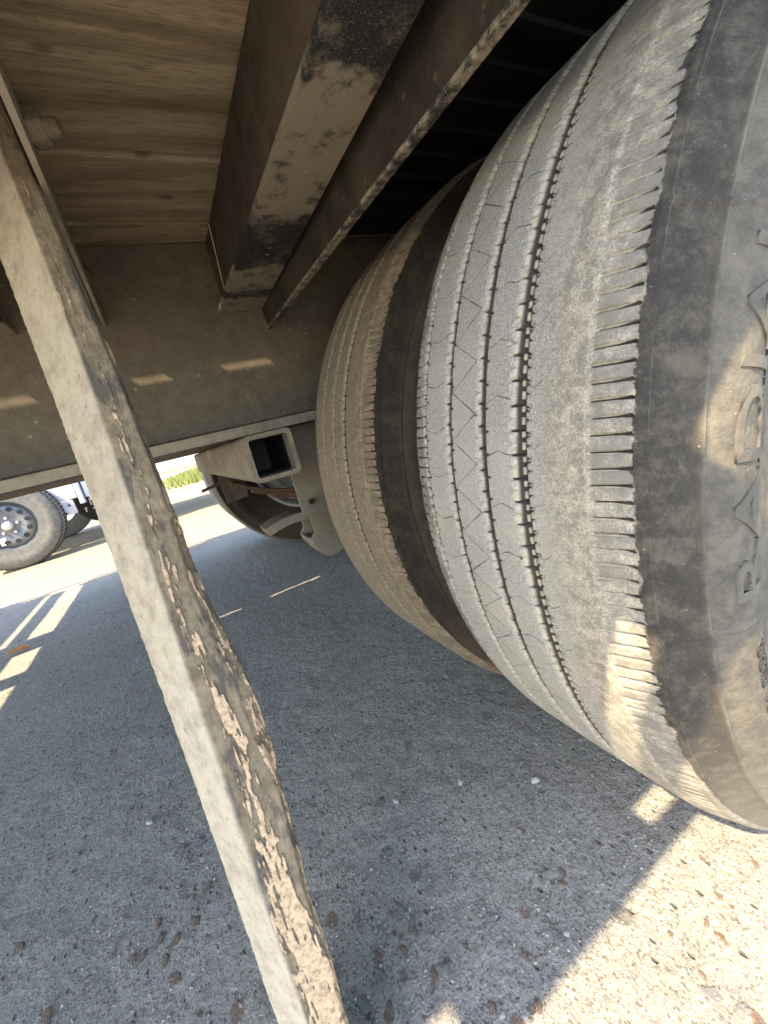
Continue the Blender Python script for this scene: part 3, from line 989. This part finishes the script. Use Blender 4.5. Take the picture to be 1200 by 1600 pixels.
def build_post():
    S = np.array(POST_SECTIONS)                       # rows x 6 x 3
    nr = len(S)
    # arc length along the post
    cen = S.mean(1)
    L = np.concatenate([[0], np.cumsum(np.linalg.norm(np.diff(cen, axis=0), axis=1))])
    NL, NC = 560, 168
    t = np.linspace(0, L[-1], NL)
    # smooth the traced sections a little
    C = np.zeros((NL, 6, 3))
    for k in range(6):
        for a in range(3):
            v = np.interp(t, L, S[:, k, a])
            ker = np.hanning(25); ker /= ker.sum()
            vp = np.pad(v, 12, mode='edge')
            sm = np.convolve(vp, ker, 'valid')
            C[:, k, a] = sm
    # resample each hexagonal section with softened corners
    peri = np.array([0, .30, .52, .60, .76, .88, 1.0])
    u = np.linspace(0, 1, NC, endpoint=False)
    V = np.zeros((NL, NC, 3))
    loop = np.concatenate([C, C[:, :1]], 1)
    for a in range(3):
        for i in range(NL):
            V[i, :, a] = np.interp(u, peri, loop[i, :, a])
    ker = np.hanning(9)[1:-1]; ker /= ker.sum()
    pad = np.concatenate([V[:, -3:], V, V[:, :3]], 1)
    for a in range(3):
        V[:, :, a] = sum(pad[:, q:q + NC, a] * ker[q] for q in range(7))
    # outward direction
    ctr = V.mean(1, keepdims=True)
    N = V - ctr; N /= np.linalg.norm(N, axis=2, keepdims=True)
    T = np.broadcast_to(t[:, None], (NL, NC)); U = np.broadcast_to(u[None, :], (NL, NC))
    Q = np.stack([T * 1.0, np.cos(2 * np.pi * U) * .03, np.sin(2 * np.pi * U) * .03], -1)
    Qs = Q * np.array([0.22, 1, 1])
    n_lump = vnoise(Q * 38, 1); n_mid = vnoise(Q * 110, 2); n_fine = vnoise(Q * 330, 3)
    streak = vnoise(Qs * 170, 4) * 0.65 + vnoise(Qs * 420, 5) * 0.35
    # peeled band on the right-hand face, widening towards the ground
    tt = T / L[-1]
    cen_u = np.interp(tt, [0, .45, .70, .85, 1.0], [.40, .405, .415, .435, .455]) + 0.012 * np.sin(tt * 23)
    half = np.interp(tt, [0, .22, .40, .55, .70, .80, .90, 1.0], [0.0, .012, .030, .034, .040, .075, .100, .115])
    brk = 0.30 * streak + 0.50 * vnoise(Q * np.array([55, 400, 400]), 14) + 0.55 * vnoise(Q * np.array([150, 560, 560]), 15) + 0.25 * n_mid
    band = np.clip(1.45 - np.abs(U - cen_u) / np.maximum(half, 1e-3), -1, 1)
    ehalf = np.interp(tt, [0, .36, .42, .55, .66, .72, 1], [.001, .006, .030, .042, .036, .008, .004])
    edge = np.clip(1.3 - np.abs(U - .557) / ehalf, -1, 1) + np.interp(tt, [.30, .38], [-2, 0])
    bias = np.interp(tt, [0, .25, .45, .72, .82, 1], [-.75, -.42, -.28, -.10, .12, .15])
    spots = (vnoise(Q * np.array([40, 90, 90]), 11) > 0.74) * (U > .31) * (U < .58) * np.interp(tt, [.12, .25], [0, 1])
    peel = np.clip(np.maximum(0.5 * np.maximum(band, edge) + 0.9 * brk + bias + 0.2, spots * 0.8) * (np.maximum(np.maximum(band, edge), spots) > 0), 0, 1)
    crack = np.clip(-streak - 0.15, 0, 1) * (U > .30) * (U < .58)
    disp = 0.00025 * n_lump + 0.0003 * n_mid + 0.00045 * n_fine + 0.0016 * (peel > .5) - 0.0016 * crack
    V = V + N * disp[..., None]
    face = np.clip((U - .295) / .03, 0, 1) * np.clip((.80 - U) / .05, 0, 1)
    V[:, :, 2] = np.maximum(V[:, :, 2], -0.004)
    V[:, :, 2] = np.minimum(V[:, :, 2], DECK_B - 0.001)
    Vt = np.transpose(V, (1, 0, 2))
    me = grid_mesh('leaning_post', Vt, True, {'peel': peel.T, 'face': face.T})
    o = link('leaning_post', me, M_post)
    tag(o, 'dirt caked leaning post with peeling tan patches, close in front of the trailer underside', 'post')
    return o


build_post()

# ------------------------------------------------------------------ stones on the concrete
def stone_mesh(name, mat_, seed):
    r_ = random.Random(seed)
    bm = bmesh.new(); bmesh.ops.create_icosphere(bm, subdivisions=2, radius=1.0)
    k = [Vector((r_.uniform(-1, 1), r_.uniform(-1, 1), r_.uniform(-1, 1))).normalized() for _ in range(5)]
    for v in bm.verts:
        d = v.co.normalized()
        v.co *= 1 + 0.3 * math.sin(3 * d.x + seed) * math.cos(4 * d.y - seed) - 0.3 * max(max(d.dot(q) for q in k) - .55, 0) / .45
    me = bpy.data.meshes.new(name); bm.to_mesh(me); bm.free()
    for f in me.polygons: f.use_smooth = True
    me.materials.append(mat_)
    return me


PEB = {'brown': [stone_mesh('stone', M_stonebrown, s) for s in (1, 2, 3)],
       'grey': [stone_mesh('stone', M_stonegrey, s) for s in (4, 5, 6)],
       'white': [stone_mesh('stone', M_stonewhite, s) for s in (7, 8)]}


def pix(x, y):
    d = RIGHT * (x - 600) + DOWN * (y - 800) + FWD * 633
    t = -CAM_H / d.z
    return d.x * t, d.y * t


# loose pebbles (top-level), then aggregate set flush in the slab (pieces of the ground)
PEBBLES = [(720, 1223, .0050, 'white', 'small pale pebble on the shaded concrete left of the big tyre'),
           (836, 1221, .0055, 'white', 'rounded pale pebble in the shade just below the big tyre tread'),
           (619, 1253, .0050, 'white', 'pale pebble on shaded concrete, right of the post and left of the other pale pebbles'),
           (815, 1192, .0040, 'grey', 'tiny grey pebble in shade close under the big tyre tread'),
           (698, 1057, .0060, 'grey', 'grey pebble on dark concrete in front of the inner tyre'),
           (235, 1286, .0060, 'white', 'pale pebble on shaded concrete left of the leaning post'),
           (975, 1320, .0035, 'grey', 'tiny grey pebble in shade beside the sunlit patch below the tyre'),
           (695, 1516, .0055, 'grey', 'dark grey pebble above the small sunlit patch at the bottom')]
for x, y, r, c, lab in PEBBLES:
    gx, gy = pix(x, y)
    o = link('pebble', rnd.choice(PEB[c]), None)
    o.location = (gx, gy, r * 0.35)
    o.scale = (r * 1.15, r * 0.9, r * 0.65)
    o.rotation_euler = (0, 0, rnd.uniform(0, 6))
    tag(o, lab, 'pebble', 'loose pebbles on the concrete')

FLUSH = [(590, 1495, .0095, 'brown'), (630, 1483, .0075, 'brown'), (648, 1455, .0060, 'brown'), (610, 1426, .0045, 'brown'),
         (608, 1578, .0095, 'brown'), (678, 1523, .0075, 'brown'), (727, 1477, .0055, 'brown'), (822, 1492, .0065, 'brown'),
         (568, 1567, .0105, 'grey'), (625, 1418, .0075, 'grey'), (595, 1524, .0105, 'grey'), (627, 1463, .0045, 'brown'),
         (272, 1527, .0100, 'brown'), (258, 1497, .0085, 'brown'), (222, 1492, .0075, 'brown'), (207, 1495, .0075, 'brown'),
         (273, 1468, .0115, 'brown'), (250, 1464, .0080, 'brown'), (247, 1440, .0085, 'brown'), (304, 1437, .0100, 'brown'),
         (178, 1485, .0060, 'brown'), (325, 1385, .0080, 'brown'), (303, 1400, .0045, 'brown'), (285, 1325, .0065, 'grey'),
         (205, 1262, .0070, 'brown'), (30, 1477, .0095, 'brown'), (325, 1463, .0080, 'brown'), (70, 1588, .0130, 'brown'),
         (1153, 1420, .0095, 'brown'), (1104, 1440, .0055, 'brown'), (1127, 1462, .0085, 'brown'), (1180, 1348, .0060, 'brown'),
         (1098, 1522, .0045, 'brown'), (1110, 1550, .0100, 'grey'), (1165, 1575, .0090, 'grey'), (1047, 1458, .0045, 'brown'),
         (1123, 1398, .0055, 'brown'), (1185, 1595, .0095, 'brown'), (1097, 1340, .0040, 'brown'), (878, 1360, .0060, 'brown'),
         (877, 1378, .0060, 'brown'), (817, 1297, .0060, 'brown'), (757, 1293, .0050, 'brown'), (870, 1460, .0090, 'grey'),
         (595, 1337, .0045, 'brown'), (500, 1270, .0065, 'grey'), (497, 1320, .0080, 'grey'), (840, 1570, .0070, 'brown')]
for x, y, r, c in FLUSH:
    gx, gy = pix(x, y)
    o = link('stone', rnd.choice(PEB[c]), None, ground)
    o.location = (gx, gy, -0.0012)
    o.scale = (r * 0.52, r * 0.85, 0.0009)
    o.rotation_euler = (0, 0, rnd.uniform(-0.9, 0.9))
for k in range(170):
    gx, gy = rnd.uniform(-.75, 0.75), rnd.uniform(0.05, 1.5)
    r = rnd.choice((.002, .0025, .003, .0035, .0045))
    o = link('stone', rnd.choice(PEB[rnd.choice(('brown', 'grey', 'grey', 'white' if r < .004 else 'brown'))]), None, ground)
    o.location = (gx, gy, -0.0014)
    o.scale = (r * rnd.uniform(.6, 1), r, 0.0012)
    o.rotation_euler = (0, 0, rnd.uniform(0, 3))

# loose grit
def build_grit():
    g = np.random.default_rng(3)
    n = 16000
    dd = g.random(n) ** 1.2
    px = 0.1 + (g.random(n) - .5) * (0.9 + 2.2 * dd); py = 0.05 + 0.15 + dd * 2.6 * g.random(n) ** .5
    s = 0.0006 + 0.0016 * g.random(n) ** 3.5 + 0.0004 * dd
    base = np.array([(1, 0, 0), (0, 1, 0), (-1, 0, 0), (0, -1, 0), (0, 0, 1)], float)
    ang = g.random(n) * 6.28
    ca, sa = np.cos(ang), np.sin(ang)
    jit = 0.7 + 0.6 * g.random((n, 5, 1))
    P = base[None] * jit * s[:, None, None]
    X = P[..., 0] * ca[:, None] - P[..., 1] * sa[:, None]
    Y = P[..., 0] * sa[:, None] + P[..., 1] * ca[:, None]
    V = np.stack([X + px[:, None], Y + py[:, None], P[..., 2] * 0.8 - 0.0018], -1).reshape(-1, 3)
    f = np.array([(0, 1, 4), (1, 2, 4), (2, 3, 4), (3, 0, 4)])
    F = (np.arange(n)[:, None, None] * 5 + f[None]).reshape(-1, 3)
    me = bpy.data.meshes.new('grit')
    me.from_pydata(V.tolist(), [], F.tolist())
    o = link('grit', me, M_grain)
    tag(o, 'fine loose grit scattered over the concrete under the trailer', 'grit', kind='stuff')


build_grit()

# orange leaf lying in the sun patch on the left
M_leaf = mat_plain('orange_leaf', (.65, .27, .03), 0.6, var=0.25, sc=60)
lf = bmesh.new()
rows = []
for k in range(9):
    t = k / 8
    w = 0.016 * math.sin(math.pi * (0.08 + 0.86 * t)) ** .7
    rows.append([lf.verts.new((-0.032 + 0.064 * t, sgn * w, 0.003 + 0.006 * abs(sgn) + 0.003 * math.sin(t * 5))) for sgn in (-1, 0, 1)])
for a, b in zip(rows[:-1], rows[1:]):
    for i in range(2):
        lf.faces.new((a[i], a[i + 1], b[i + 1], b[i]))
me = bpy.data.meshes.new('dry_leaf'); lf.to_mesh(me); lf.free()
leaf = link('dry_leaf', me, M_leaf)
gx, gy = pix(30, 1018)
leaf.location = (gx, gy, 0.001); leaf.rotation_euler = (0, 0, 0.1)
sm = leaf.modifiers.new('thickness', 'SOLIDIFY'); sm.thickness = 0.001
tag(leaf, 'small orange dry leaf in the sunlit patch on the ground at left', 'leaf')

# ------------------------------------------------------------------ background utility trailer
M_galv = mat_plain('galvanised_panel', (.52, .54, .57), 0.45, 0.3, 0.12, 10)
M_white = mat_plain('white_paint', (.70, .70, .69), 0.5, var=0.08)
M_tyre2 = mat_plain('grey_sidewall_rubber', (.13, .122, .105), 0.85, var=0.2, sc=30)
M_rim2 = mat_plain('black_silver_rim', (.15, .15, .155), 0.35, 0.4, 0.15)
M_dark = mat_plain('dark_rubber', (.02, .02, .02), 0.8)
M_chrome = mat_plain('bright_hub_steel', (.55, .54, .52), 0.35, 0.5, 0.1)

ut = empty('parked_trailer', (-1.155, 4.1, 0))
tag(ut, 'silver parked utility trailer with a black steel wheel in the sun at left', 'trailer')
wl = empty('wheel', (0, 0, 0.34), 0, ut)
tp = [(.185, -.075), (.195, -.098), (.20, -.100), (.215, -.096), (.25, -.110), (.285, -.108), (.305, -.100), (.322, -.092), (.336, -.08), (.341, -.05), (.342, 0), (.341, .05), (.336, .08),
      (.322, .092), (.305, .10), (.285, .108), (.25, .11), (.215, .096), (.195, .095), (.185, .075)]
ty = MB().lathe(tp, 96).mesh('tyre', True)
link('tyre', ty, M_tyre2, wl)
tb = MB()
for k in range(72):
    a = 2 * math.pi * k / 72
    for yy0, yy1, sh in ((-.094, -.05, 0), (-.042, -.004, .02), (.004, .042, 0.03), (.05, .094, .0)):
        c, s_ = math.cos(a + sh), math.sin(a + sh)
        tx, tz = -s_, c
        vs = []
        for rr_, ww in ((.330, .0105), (.3455 if abs(yy0 + yy1) < .1 else .338, .0095)):
            for y_ in (yy0, yy1):
                for sg in (-1, 1):
                    vs.append(tb.bm.verts.new((c * rr_ + tx * ww * sg, y_, s_ * rr_ + tz * ww * sg)))
        for q in ((0, 1, 3, 2), (4, 6, 7, 5), (0, 4, 5, 1), (2, 3, 7, 6), (0, 2, 6, 4), (1, 5, 7, 3)):
            tb.bm.faces.new([vs[i] for i in q])
tbo = tb.obj('tread_blocks', M_dark, wl)
tbo['kind'] = 'stuff'
MB().lathe([(.196, -.098), (.190, -.099), (.186, -.09), (.180, -.06), (.168, -.045), (.160, -.052), (.150, -.060), (.105, -.066), (.085, -.055), (.07, -.055), (.0, -.055)], 72).obj('rim', M_rim2, wl, angle=40)
MB().lathe([(.0, -.100), (.022, -.100), (.030, -.094), (.034, -.08), (.036, -.053)], 32).obj('hub', M_chrome, wl, angle=40)
vh = MB().cyl((0, -.0705, 0), (0, -.06, 0), .0175, 16).mesh('vent_hole_shade_disc')  # solid black discs paint in the dark of open rim holes
vh.materials.append(M_black)
for k in range(12):
    a = 2 * math.pi * (k + .3) / 12
    link('vent_hole_shade_disc', vh, None, wl, (.128 * math.cos(a), 0.002, .128 * math.sin(a)))
ln = MB().cyl((0, -.078, 0), (0, -.053, 0), .010, 6).mesh('lug_nut'); ln.materials.append(M_chrome)
for k in range(5):
    a = 2 * math.pi * (k + .15) / 5
    link('lug_nut', ln, None, wl, (.062 * math.cos(a), 0, .062 * math.sin(a)))
MB().prism([(.03, .20), (.07, .20), (.07, .255), (.03, .255)], -.1015, -.0995, 'Y').obj('sticker', M_white, wl, loc=(-.115, .034, -.335))
# body and fender pieces
def ub(name, x0, x1, y0, y1, z0, z1, mat_, bev=0.004):
    return MB().box(x0 + 1.155, x1 + 1.155, y0 - 4.1, y1 - 4.1, z0, z1, bev).obj(name, mat_, ut)
ub('deck_frame', -3.4, 1.35, 4.22, 5.75, 0.66, 0.78, M_galv)
ub('side_panel', -0.915, -0.70, 4.16, 4.20, 0.415, 0.66, M_galv)
ub('side_panel', -0.915, -0.735, 4.15, 4.19, 0.295, 0.408, M_galv)
ub('side_panel', -0.69, -0.655, 4.13, 4.21, 0.36, 0.66, M_galv)
ub('side_panel', -0.645, -0.40, 4.19, 4.22, 0.40, 0.66, M_white)
ub('license_plate', -0.62, -0.47, 4.17, 4.185, 0.37, 0.43, M_white, 0.001)
MB().prism([(-0.60 + 1.155, .66), (-0.66 + 1.155, .66), (-0.50 + 1.155, .44), (-0.45 + 1.155, .44)], 0.075, 0.089, 'Y').obj('brace', M_rim2, ut)
MB().cyl((-0.77 + 1.155, 0.045, 0.37), (-0.77 + 1.155, 0.062, 0.37), 0.011, 10).obj('bolt', M_rust, ut)
MB().cyl((-0.81 + 1.155, 0.035, 0.31), (-0.81 + 1.155, 0.052, 0.31), 0.010, 10).obj('bolt', M_dark, ut)
dk = MB()
dk.lathe([(.03, -.05), (.16, -.06), (.21, -.05), (.225, 0), (.21, .05), (.03, .06)], 40)
dko = dk.obj('brake_drum', M_dark, ut, angle=40, loc=(-0.58 + 1.155, 0.35, 0.37))
for x0, z0, w_, h_ in ((-.70, .305, .02, .008), (-.695, .275, .008, .04), (-.645, .325, .008, .06), (-.64, .29, .022, .008), (-.605, .335, .03, .012), (-.57, .35, .03, .012)):
    ub('bracket', x0, x0 + w_, 4.255, 4.27, z0, z0 + h_, M_chrome, 0.001)
for s_ in (0, 1):
    ub('support_leg', -3.2 + 4.3 * s_, -3.12 + 4.3 * s_, 4.8, 4.88, 0.0, 0.66, M_dark)
MB().cyl((0, 0.1, .34), (0, 1.5, .34), .03, 12).obj('axle', M_dark, ut)
w3 = empty('wheel', (0, 1.5, 0.34), math.pi, ut)
link('tyre', ty, None, w3)

# ------------------------------------------------------------------ far background
def far_building():
    b = empty('metal_building', (2.0, 19.0, 0))
    tag(b, 'white corrugated metal building beyond the grass', 'building')
    X0, X1 = -9.0, 14.0
    m = MB()
    rows = []
    z = 0.30
    k = 0
    while z < 4.2:
        ph = (z / 0.19) % 1.0
        rows.append((z, 0.02 * math.cos(2 * math.pi * ph)))
        z += 0.19 / 8
    prev = None
    for z, off in rows:
        cur = (m.bm.verts.new((X0, off, z)), m.bm.verts.new((X1, off, z)))
        if prev: m.bm.faces.new((prev[0], prev[1], cur[1], cur[0]))
        prev = cur
    m.box(X0, X1, 0.03, 7.0, 0.30, 4.2)
    m.obj('wall_sheet', M_white, b, smooth=True)
    MB().box(X0 - .1, X1 + .1, -0.06, 7.0, 0.0, 0.298).obj('base_strip', M_tan, b)
    MB().box(X0 - .3, X1 + .3, -0.3, 7.3, 4.21, 4.4).obj('roof', M_galv, b)


far_building()
fence = empty('picket_fence', (0, 17.4, 0))
tag(fence, 'low pale picket fence in front of the metal building', 'fence')
pk = MB().prism([(-.035, 0), (.035, 0), (.035, .15), (0, .18), (-.035, .15)], -.012, .012, 'Y').mesh('picket'); pk.materials.append(M_white)
for k in range(46):
    link('picket', pk, None, fence, (-2.6 + 0.13 * k, 0, 0.0))
for z in (.05, .11):
    MB().box(-2.7, 3.4, .013, .035, z, z + .035).obj('rail', M_white, fence)


def build_grass():
    g = np.random.default_rng(5)
    gm = NT('green_grass', 0.7, 0.2)
    c = gm.mix(gm.noise(gm.obj, 3, 3), (.13, .15, .035), (.24, .25, .075))
    mt = gm.done(c)
    n = 5200
    cx = g.normal(0.9, 0.75, n); cy = g.uniform(9.0, 15.5, n)
    h = (0.10 + 0.16 * g.random(n)) * np.exp(-((cx - 0.95) / 1.1) ** 2) + 0.04
    a = g.random(n) * 6.28; w = 0.012
    lean = g.normal(0, .05, (n, 2))
    V = np.zeros((n, 3, 3))
    V[:, 0] = np.stack([cx - w * np.cos(a), cy - w * np.sin(a), 0 * cx - .003], -1)
    V[:, 1] = np.stack([cx + w * np.cos(a), cy + w * np.sin(a), 0 * cx - .003], -1)
    V[:, 2] = np.stack([cx + lean[:, 0], cy + lean[:, 1], h], -1)
    me = bpy.data.meshes.new('grass')
    me.from_pydata(V.reshape(-1, 3).tolist(), [], np.arange(3 * n).reshape(-1, 3).tolist())
    o = link('grass', me, mt)
    tag(o, 'bright green grass growing on the verge before the fence', 'grass', kind='stuff')


build_grass()
M_dirt = mat_plain('bare_dirt', (.30, .24, .16), 0.95, var=0.3, sc=3)
vg = MB().box(-14, 16, 8.4, 22.0, -0.05, 0.012).obj('dirt_verge', M_dirt)
tag(vg, kind='structure')
